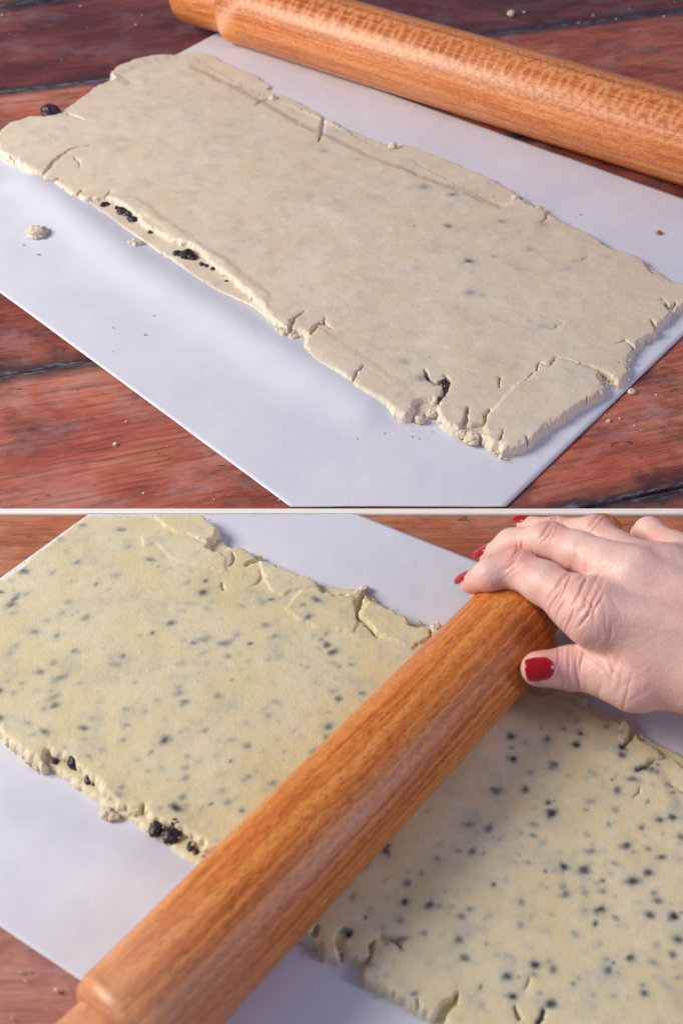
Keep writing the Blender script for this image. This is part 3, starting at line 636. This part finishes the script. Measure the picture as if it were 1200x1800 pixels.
front_cr = [([(637, 1050, .8), (634, 1065, .9), (629, 1080, .7), (628, 1090, .5), (645, 1105, .6), (658, 1118, .5), (668, 1124, .4)], .003), ([(408, 975, .2), (411, 990, .5), (404, 997, .2)], .0015), ([(453, 986, 1.0), (442, 990, .9), (430, 996, .5)], .003), ([(458, 1005, .2), (462, 1018, .6), (450, 1028, .3), (440, 1032, .0)], .0012), ([(395, 1038, .8), (392, 1028, .5)], .0010),
    ([(754, 1112, .3), (752, 1128, .6), (748, 1140, .2)], .002), ([(1111, 1284, 1.0), (1106, 1296, .8), (1100, 1310, .4), (1094, 1318, .0)], .004), ([(1168, 1334, .2), (1150, 1335, .3), (1140, 1342, .8), (1130, 1352, .3), (1118, 1354, .6)], .0025), ([(1125, 1385, .0), (1120, 1395, .3), (1112, 1406, .1)], .0015), ([(1200, 1392, .3), (1190, 1385, .5), (1170, 1380, .2)], .002),
    ([(770, 1797, 1.8), (782, 1776, 1.5), (796, 1762, 1.1), (803, 1750, .2)], .005), ([(668, 1650, .4), (685, 1653, .8), (700, 1662, .4), (703, 1670, .1)], .003), ([(655, 1657, .7), (652, 1668, .5), (650, 1680, .4), (642, 1690, .9)], .004), ([(600, 1640, 1.0), (597, 1653, 1.1), (598, 1668, 1.2)], .005), ([(616, 1640, .3), (606, 1645, .8)], .003), ([(556, 1632, .6), (553, 1642, .9)], .004),
    ([(928, 1722, .2), (925, 1735, .3), (922, 1742, .0)], .0012), ([(905, 1772, .2), (908, 1782, .6), (912, 1790, .6)], .003), ([(954, 1778, .5), (950, 1792, .8), (945, 1803, .8)], .003), ([(81, 1325, .8), (84, 1342, .8)], .004), ([(205, 1416, .3), (198, 1406, .8)], .003), ([(223, 1421, .2), (221, 1428, .5)], .003), ([(252, 1420, .3), (253, 1431, .7)], .004), ([(635, 1750, .1), (640, 1742, .3)], .001), ([(690, 1752, .6), (692, 1760, .8)], .003), ([(732, 1760, .2), (735, 1775, .5)], .002)]
front_pa = [([(250, 900), (345, 890), (392, 935), (372, 960), (330, 945), (295, 932), (285, 922)], .0010, .0012), ([(255, 965), (275, 960), (300, 985), (400, 1010), (395, 985), (378, 968), (345, 955), (300, 940), (250, 950)], .0006, .0016), ([(470, 1040), (500, 1052), (520, 1040), (568, 1036), (545, 1012), (490, 992), (455, 990), (462, 1020)], .0008, .0014),
    ([(500, 1075), (560, 1110), (620, 1115), (632, 1085), (625, 1055), (560, 1040), (530, 1042)], .0007, .0016), ([(650, 1060), (632, 1090), (668, 1120), (720, 1145), (760, 1120), (735, 1100)], .0010, .0012), ([(1000, 1229), (1090, 1272), (1110, 1300), (1200, 1350), (1190, 1300), (1100, 1320), (1000, 1290), (930, 1260), (930, 1216)], -.0008, .008), ([(1090, 1265), (1116, 1278), (1100, 1312), (1088, 1302)], .0008, .001),
    ([(650, 1680), (700, 1668), (780, 1700), (805, 1752), (770, 1800), (690, 1765), (635, 1725)], .0005, .004), ([(1150, 1350), (1215, 1330), (1290, 1400), (1290, 1500), (1210, 1450)], -.0010, .006)]
df = tag(empty("rolled_dough", (0, 0, 0)), "yellowish speckled slab of rolled dough with dark currants showing, under the gripped pin", "dough", "rolled slabs of dough")
top_f = Sheet(front_out, HF, 11, ZF, .0027, front_cr, front_pa, fs, .0011, .0004, cut=cutF)
low_f = Sheet(front_low, .0030, 31, .0026, .0022, warp=.0005, und=.0002, cut=cutF-.002)
bnd = (at(-60, 1500)[0]-.05, .06, at(1260, 1500)[0]+.06, 9)
top_f.crumble(DOUGH_FRONT, df, 750, 4, (.002, .0058), .0002, .0008); low_f.crumble(DOUGH_FRONT, df, 140, 9, (.0012, .003), .0003, .0008)
top_f.build("top_sheet", DOUGH_FRONT, df, .0005, bnd); low_f.build("bottom_sheet", DOUGH_FRONT, df, .0008, bnd)
edge_currants(df, None, [(97, 1331, 9, .0045), (132, 1341, 12, .0058), (140, 1334, 9, .0062), (158, 1372, 9, .005), (165, 1376, 6, .005), (195, 1399, 7, .005), (276, 1455, 16, .0052), (303, 1466, 15, .0048), (309, 1450, 10, .006), (338, 1486, 14, .0046), (325, 1470, 7, .004), (345, 1494, 9, .004), (1012, 1786, 12, .0056), (955, 1798, 12, .0054), (1002, 1800, 14, .0054), (1024, 1802, 10, .005)], 0)
for x, y, rr in [(565, 1655, 15), (582, 1676, 14), (548, 1650, 12), (570, 1672, 9), (590, 1682, 8), (607, 1670, 8), (188, 1431, 11), (196, 1436, 10), (205, 1437, 7), (640, 1036, 9), (600, 1050, 7), (1096, 1270, 11), (1108, 1276, 9), (975, 1216, 9), (1000, 1219, 9), (1025, 1222, 10), (1036, 1224, 7), (455, 983, 7), (766, 1103, 11), (735, 1098, 8), (66, 1348, 9), (56, 1340, 8), (925, 1730, 4), (985, 1722, 4)]:
    p = at(x, y, .003); lump(df, p, rr*depth(p)/F)
for sh, root in ((top_b, db), (top_f, df)):            # fruit breaking through the skin of the dough
    for x, y, rad, dk, el, an in sh.sp:
        if dk < .88 or rad < .0008: continue
        if sh.cut is not None and y > sh.cut-.002: continue
        rc = rad*(.46+.30*(dk-.88)/.12)*random.uniform(.8, 1.15)
        o = currant(root, (x, y, sh.top(x, y)-rc*.42), rc, .55); o.data = random.choice(CM2)
        o.scale = (rc*min(el, 1.5), rc*.85, rc*.5); o.rotation_euler = (0, 0, an)

# ------------------------------------------------------------------ hand
def J(px, py, z, rp): p = np.array(at(px, py, z)); return [p, rp*depth(p)/F]
fingers = {
 'thumb': [J(946, 1176, .030, 33), J(1000, 1175, .032, 38), J(1053, 1184, .034, 37), J(1112, 1199, .036, 43)],
 'index': [J(829, 1024, .033, 22), J(862, 1010, .042, 28), J(908, 1000, .048, 35), J(955, 1025, .052, 38), J(1003, 1055, .054, 44), J(1045, 1080, .055, 50)],
 'middle': [J(861, 977, .033, 21), J(899, 957, .043, 27), J(964, 950, .052, 33), J(1018, 971, .056, 36), J(1058, 989, .058, 40), J(1110, 1015, .059, 46)],
 'ring': [J(923, 923, .034, 17), J(976, 932, .042, 22), J(1046, 937, .051, 30), J(1088, 966, .054, 30), J(1120, 987, .055, 34), J(1167, 1007, .057, 42)],
 'pinky': [J(1126, 962, .028, 18), J(1130, 940, .038, 20), J(1139, 934, .045, 24), J(1182, 963, .051, 28), J(1220, 990, .054, 36)]}
for js in fingers.values():
    for j in js[:-1]: j[1] *= .96
axP, axD = np.array(PB), dF
hand_clear = {}
for nm, js in fingers.items():
    for j in js[:4]:
        for _ in range(200):
            v = j[0]-axP; s = v@axD
            rp = RF if s < 0 else (RF*.66 if s < HL2-.006 else 0)
            dist = np.linalg.norm(v-axD*s)
            if dist >= rp+j[1]*.90 or rp == 0: break
            d = (CAM-j[0])/np.linalg.norm(CAM-j[0]); k = depth(j[0]); j[0] = j[0]+d*.0005; j[1] *= depth(j[0])/k
wr = [J(1420, 1200, .048, 75), J(1420, 1120, .050, 78)]
fore = [J(2250, 1235, .062, 118), J(2250, 1150, .064, 118)]
def cone(P, a, b):
    (A, ra), (B, rb) = a, b; ab = B-A; t = np.clip(((P-A)@ab)/(ab@ab), 0, 1)
    return np.linalg.norm(P-A-t[..., None]*ab, axis=-1)-(ra+(rb-ra)*t)
def smin(a, b, k): h = np.maximum(k-np.abs(a-b), 0)/k; return np.minimum(a, b)-h*h*k*.25
def chain(P, js, k=.004):
    d = None
    for a, b in zip(js[:-1], js[1:]):
        c = cone(P, a, b); d = c if d is None else smin(d, c, k)
    return d
CMC = J(1275, 1190, .042, 60)
def hand_sdf(P):
    mc = [fingers['index'][-1], fingers['middle'][-1], fingers['ring'][-1], fingers['pinky'][-1]]
    palm = None
    for i, m in enumerate(mc):
        f = i/3; wp = wr[0][0]*(1-f)+wr[1][0]*f; wv = [wp, wr[0][1]*.9]
        c = cone(P, m, wv); palm = c if palm is None else smin(palm, c, .012)
    palm = smin(palm, cone(P, fingers['thumb'][-1], CMC), .014)
    palm = smin(palm, cone(P, CMC, wr[0]), .016)
    palm = smin(palm, cone(P, J(1130, 1165, .042, 26), J(1180, 1100, .052, 34)), .012)     # web
    for a, b in zip(wr, fore): palm = smin(palm, cone(P, a, b), .02)
    # tendons over the back of the hand
    for m, f in zip(mc[:3], (.1, .45, .75)):
        up = np.array([0, -.25, .97]); a = [m[0]+up*(m[1]*.66), m[1]*.42]; wp = wr[0][0]*(1-f)+wr[1][0]*f
        palm = smin(palm, cone(P, a, [wp+up*wr[0][1]*.86, .0045]), .005)
    D = None
    for nm, js in fingers.items():
        e = smin(palm, chain(P, js), .010)
        D = e if D is None else smin(D, e, .0012)
    return D
def surface_nets(fn, lo, hi, h):
    n = np.ceil((hi-lo)/h).astype(int)
    ax = [lo[i]+h*np.arange(n[i]) for i in range(3)]
    f = np.empty(n, np.float32)
    for i in range(0, n[0], 24):
        G = np.stack(np.meshgrid(ax[0][i:i+24], ax[1], ax[2], indexing='ij'), -1); f[i:i+24] = fn(G)
    ins = f < 0; nc = n-1
    acc = np.zeros((*nc, 3), np.float32); cnt = np.zeros(nc, np.float32)
    def sl(o): return tuple(slice(o[k], o[k]+nc[k]) for k in range(3))
    corners = [(a, b, c) for a in (0, 1) for b in (0, 1) for c in (0, 1)]
    for a in corners:
        for k in range(3):
            if a[k]: continue
            b = list(a); b[k] = 1; fa, fb = f[sl(a)], f[sl(b)]; m = (fa < 0) != (fb < 0)
            t = np.where(m, fa/np.where(m, fa-fb, 1), 0)
            for q_ in range(3): acc[..., q_] += np.where(m, a[q_]+(t if q_ == k else 0), 0)
            cnt += m
    act = cnt > 0; idx = np.full(nc, -1); idx[act] = np.arange(act.sum())
    I = np.argwhere(act); V = lo+h*(I+acc[act]/cnt[act][:, None])
    Q = []
    for k in range(3):
        o1, o2 = [(1, 2), (2, 0), (0, 1)][k]
        s0 = [slice(1, nc[q_]) for q_ in range(3)]; s0[k] = slice(0, nc[k])
        a = ins[tuple(s0)]; s1 = list(s0); s1[k] = slice(1, nc[k]+1); b = ins[tuple(s1)]
        for m, flip in ((a & ~b, False), (~a & b, True)):
            c = np.argwhere(m)
            if len(c) == 0: continue
            c = c+np.array([0 if q_ == k else 1 for q_ in range(3)])
            e1 = np.eye(3, dtype=int)[o1]; e2 = np.eye(3, dtype=int)[o2]
            g = [idx[tuple((c-u).T)] for u in (0*e1, e1, e1+e2, e2)]
            qd = np.stack(g, -1); Q.append(qd[:, ::-1] if flip else qd)
    return V, np.concatenate(Q)
allj = [j for js in fingers.values() for j in js]+wr+fore+[CMC]
lo = np.min([j[0]-j[1] for j in allj], 0)-.004; hi = np.max([j[0]+j[1] for j in allj], 0)+.006
lo = lo.astype(float); hi = hi.astype(float)
V, Q = surface_nets(hand_sdf, lo, hi, .0010)
me = mesh_np("hand", V, Q)
hand = obj("hand", me, SKIN)
tag(hand, "bare right hand with red nail varnish gripping the far end of the orange pin", "hand")
bm = bmesh.new(); bm.from_mesh(me)
bmesh.ops.subdivide_edges(bm, edges=bm.edges[:], cuts=1, use_grid_fill=True)
for _ in range(3): bmesh.ops.smooth_vert(bm, verts=bm.verts, factor=.5, use_axis_x=True, use_axis_y=True, use_axis_z=True)
bmesh.ops.recalc_face_normals(bm, faces=bm.faces); bm.to_mesh(me); bm.free()
me.polygons.foreach_set("use_smooth", np.ones(len(me.polygons), bool))
nv = len(me.vertices); co = np.empty(nv*3, np.float32); me.vertices.foreach_get("co", co); co = co.reshape(-1, 3).astype(float)
no = np.empty(nv*3, np.float32); me.vertex_normals.foreach_get("vector", no); no = no.reshape(-1, 3).astype(float)
disp = np.zeros(nv); red = np.zeros(nv); crease = np.zeros(nv)
def wrinkles(px, py, z, tpx, offs, amp, rad, wid=.0006, curve=0.0, redk=0.0):
    """grooves across the skin at the place shown at (px,py); tpx: photo direction they are crossed in"""
    global disp, red, crease
    c = np.array(at(px, py, z)); t = np.array(at(px+tpx[0], py+tpx[1], z))-c; t /= np.linalg.norm(t)
    view = (CAM-c)/np.linalg.norm(CAM-c); side = np.cross(view, t)
    v = co-c; s = v@t; u = v@side; front = sstep(-.1, .35, no@view)
    s = s+curve*u*u+.0005*vn3(co*260, 3)+.0007*vn3(co*110, 5)
    m = np.exp(-(np.linalg.norm(v-np.outer(v@view, view), axis=1)/rad)**4)*front
    for i, o_ in enumerate(offs):
        k = m*np.clip(.25+1.3*vn3(co*90+i*7.7, 8)+.25*math.sin(i*2.3), 0, 1)*np.exp(-((s+.0016*vn3(co*75+i*3.3, 9)-o_)/(wid*(1+.35*math.sin(i*1.7))))**2)
        disp = disp-amp*k; crease = np.maximum(crease, k*min(1, amp/.0005))
    red = np.maximum(red, redk*m)
mm = .001
wrinkles(911, 980, .055, (1, .35), [x*mm for x in (-3.0, -1.6, -.2, 1.3, 3.6)], .00075, .0085, .00045, 30, .8)        # index knuckle
wrinkles(968, 925, .058, (1, .3), [x*mm for x in (-2.6, -1.2, .3, 1.7, 3.2)], .00070, .0080, .00045, 30, .7)          # middle knuckle
wrinkles(1052, 915, .056, (1, .5), [x*mm for x in (-2.2, -.8, .7, 2.2)], .00065, .0070, .00042, 30, .6)
wrinkles(1150, 945, .055, (1, 1.1), [x*mm for x in (-2.2, -.6, 1.0)], .00035, .0060, .00042, 20, .5)
wrinkles(1010, 1045, .060, (1, .42), [x*mm for x in (-9, -7.2, -5.4, -3.4, -1.5, .4, 2.6, 4.6, 6.8, 9.2, 11.6)], .00105, .0150, .00065, 12, .35)
wrinkles(1050, 1090, .055, (1, -.15), [x*mm for x in (-7, -5, -3, -1, 1.2, 3.4, 6)], .00065, .0100, .0006, 10, .4)
wrinkles(1002, 1172, .040, (1, .05), [x*mm for x in (-6, -3.9, -2.4, -.6, 1.0, 2.8, 5.2)], .00085, .0105, .00050, -8, .45)
wrinkles(1052, 1180, .042, (1, -.5), [x*mm for x in (-5, -2.4, .2, 2.8, 5.5)], .00040, .0110, .0006, 0, .2)
wrinkles(1085, 1205, .040, (1, .5), [x*mm for x in (-6, -2.8, .6, 4)], .00035, .0120, .0007, 0, .15)
wrinkles(1110, 1222, .038, (.3, 1), [x*mm for x in (-3, 0, 2.5)], .00045, .0130, .0007, 20, .35)
wrinkles(1095, 1165, .044, (.1, 1), [x*mm for x in (-1.5, .5)], .00060, .0090, .0006, 10, .3)
wrinkles(1120, 1150, .048, (-.1, 1), [x*mm for x in (0,)], .0004, .011, .0006, 0, .1)
disp += .00006*vn3(co*420, 1)+.00012*vn3(co*160, 2)
for nm in ('index', 'middle', 'ring', 'thumb'):
    p, r_ = fingers[nm][0]; red = np.maximum(red, .75*np.exp(-(np.linalg.norm(co-p, axis=1)/(r_*2.0))**2))
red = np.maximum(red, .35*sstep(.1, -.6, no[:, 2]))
co2 = co+no*disp[:, None]
me.vertices.foreach_set("co", co2.astype(np.float32).ravel()); me.update()
fattr(me, 'red', np.clip(red+.12*vn3(co*120, 6), 0, 1)); fattr(me, 'crease', np.clip(crease, 0, 1))

def nail(c, tdir, ndir, ln, r, arc, lift=.0005):
    """varnished nail laid on the finger: c centre inside the finger, tdir to the free edge, ndir out of the nail bed"""
    t = np.array(tdir, float); t /= np.linalg.norm(t); n_ = np.array(ndir, float); n_ -= t*(n_@t); n_ /= np.linalg.norm(n_); s = np.cross(n_, t)
    NU, NV = 22, 17; P = np.zeros((NU, NV, 3)); N3 = np.zeros((NU, NV, 3));
    for i in range(NU):
        u = -1+2*i/(NU-1)
        wk = 1-max(0, (-u-.30)/.70)**2.2*.72-max(0, (u-.70)/.30)**2*.16
        for j in range(NV):
            v = -1+2*j/(NV-1); x = (u*(1-.10*v*v) if u > 0 else u)*ln/2; th = v*wk*arc
            rad = r*(1.0-.10*(max(0, u)**2)-.02)
            N3[i, j] = s*math.sin(th)+n_*math.cos(th); P[i, j] = c+t*x+rad*N3[i, j]
    edge = np.minimum(np.minimum(np.arange(NU)[:, None], 3)/3, np.minimum(np.minimum(np.arange(NV), NV-1-np.arange(NV)), 2)[None, :]/2)
    Pt = P+N3*(lift*(.2+.8*edge))[..., None]
    Pb = P-N3*.0008
    V = np.concatenate([Pt.reshape(-1, 3), Pb.reshape(-1, 3)]); g = np.arange(NU*NV).reshape(NU, NV); h = g+NU*NV
    Qs = [np.stack([g[:-1, :-1], g[1:, :-1], g[1:, 1:], g[:-1, 1:]], -1).reshape(-1, 4), np.stack([h[:-1, :-1], h[:-1, 1:], h[1:, 1:], h[1:, :-1]], -1).reshape(-1, 4)]
    ring = np.concatenate([g[:, 0], g[-1, 1:], g[-2::-1, -1], g[0, -2:0:-1]]); r2 = np.roll(ring, -1)
    Qs.append(np.stack([ring, ring+NU*NV, r2+NU*NV, r2], -1))
    me = mesh_np("fingernail", V, np.concatenate(Qs))
    bm = bmesh.new(); bm.from_mesh(me); bmesh.ops.recalc_face_normals(bm, faces=bm.faces); bm.to_mesh(me); bm.free()
    me.polygons.foreach_set("use_smooth", np.ones(len(me.polygons), bool))
    o = obj("fingernail", me, NAIL, hand); return o
tv = fingers['thumb']
view_t = (CAM-tv[0][0])/np.linalg.norm(CAM-tv[0][0])
tt = tv[0][0]-tv[1][0]
def surf_r(c, n_):
    n_ = n_/np.linalg.norm(n_); x = 0.0
    for _ in range(40): x += float(-hand_sdf((c+n_*x)[None])[0])*.9
    return x
t_ = np.array(at(903, 1185, .032))-np.array(at(963, 1178, .032)); t_ /= np.linalg.norm(t_)
n_ = view_t*.97+np.array([-.10, -.05, .05]); n_ -= t_*(n_@t_); n_ /= np.linalg.norm(n_)
c_ = tv[0][0]+t_*tv[0][1]*.18
nail(c_, t_, n_, .0118, surf_r(c_, n_), .74)
for nm in ('index', 'middle', 'ring', 'pinky'):
    a, b = fingers[nm][0], fingers[nm][1]; t_ = a[0]-b[0]; t_ /= np.linalg.norm(t_)
    n_ = np.array([-.25, .25, 1.0]) if nm != 'pinky' else np.array([-.7, .7, .1]); n_ = n_-t_*(n_@t_); n_ /= np.linalg.norm(n_)
    c_ = a[0]+t_*a[1]*.35
    nail(c_, t_, n_, a[1]*1.75, surf_r(a[0], n_), .80)

# ------------------------------------------------------------------ crumbs lying about
def crumb(x, y, rp, z, label, mesh=None, flat=.8):
    p = at(x, y, z); r_ = rp*depth(p)/F; o = bpy.data.objects.new("dough_crumb", mesh or random.choice(KM)); COL.objects.link(o)
    o.location = (p[0], p[1], z+r_*flat*.42); o.scale = (r_, r_*.85, r_*flat); o.rotation_euler = (0, 0, random.uniform(0, 6))
    tag(o, label, "crumb", "loose crumbs of dough")
crumb(67, 412, 18, .0016, "largest round dough crumb, on the paper left of the pale dough", KM[1], .6)
crumb(513, 659, 9, .0016, "small white crumb on the paper in front of the middle of the pale dough", KM[2])
crumb(1109, 691, 7, .0004, "round crumb on the dark boards just past the paper's right edge", KM[0])
crumb(1068, 741, 4, .0004, "tiny crumb on the boards below the round crumb at the right", KM[3])
crumb(1157, 411, 5, .0016, "tiny browned crumb alone on the paper behind the pale dough's right end", KT)
crumb(897, 27, 7, .0004, "crumb on the dark board behind the rear rolling pin", KM[2])
crumb(579, 123, 5, .0016, "tiny crumb on the paper against the rear rolling pin", KM[3])
crumb(203, 782, 4, .0004, "tiny crumb on the bare boards at the front left of the rear paper", KM[0])
crumb(100, 1741, 4, .0004, "tiny crumb on the pinkish boards beside the near end of the orange pin", KM[1])

def specks(name, polys, n, z, rpx, seed, mat, label):
    rnd = np.random.default_rng(seed); bm = bmesh.new()
    for (x0, y0, x1, y1), k in zip(polys, n):
        for _ in range(k):
            px, py = rnd.uniform(x0, x1), rnd.uniform(y0, y1); p = at(px, py, z); r_ = rpx*rnd.uniform(.4, 1.1)**2*depth(p)/F
            m = Matrix.Translation((p[0], p[1], z+r_*.3)) @ Matrix.Rotation(rnd.uniform(0, 6), 4, 'Z') @ Matrix.Diagonal((r_, r_*rnd.uniform(.6, 1), r_*.6, 1))
            bmesh.ops.create_icosphere(bm, subdivisions=1, radius=1, matrix=m)
    me = bpy.data.meshes.new(name); bm.to_mesh(me); bm.free(); o = obj(name, me, mat); tag(o, label, None, None, "stuff")
specks("flour_specks", [(0, 690, 400, 880), (1060, 640, 1190, 800), (0, 0, 280, 110), (900, 0, 1200, 60), (20, 1690, 120, 1790), (480, 850, 520, 890)], [26, 10, 12, 10, 6, 3], .0005, 2.6, 5, CRUMB, "pale specks of flour scattered on the bare boards")
specks("crumb_specks", [(150, 400, 520, 640), (30, 400, 120, 450), (600, 740, 760, 800), (930, 370, 1060, 420), (560, 120, 900, 240), (60, 1370, 260, 1500), (1120, 1230, 1200, 1300)], [34, 6, 8, 7, 8, 18, 6], .0018, 2.2, 9, CRUMB, "fine crumbs scattered on the two sheets of paper")
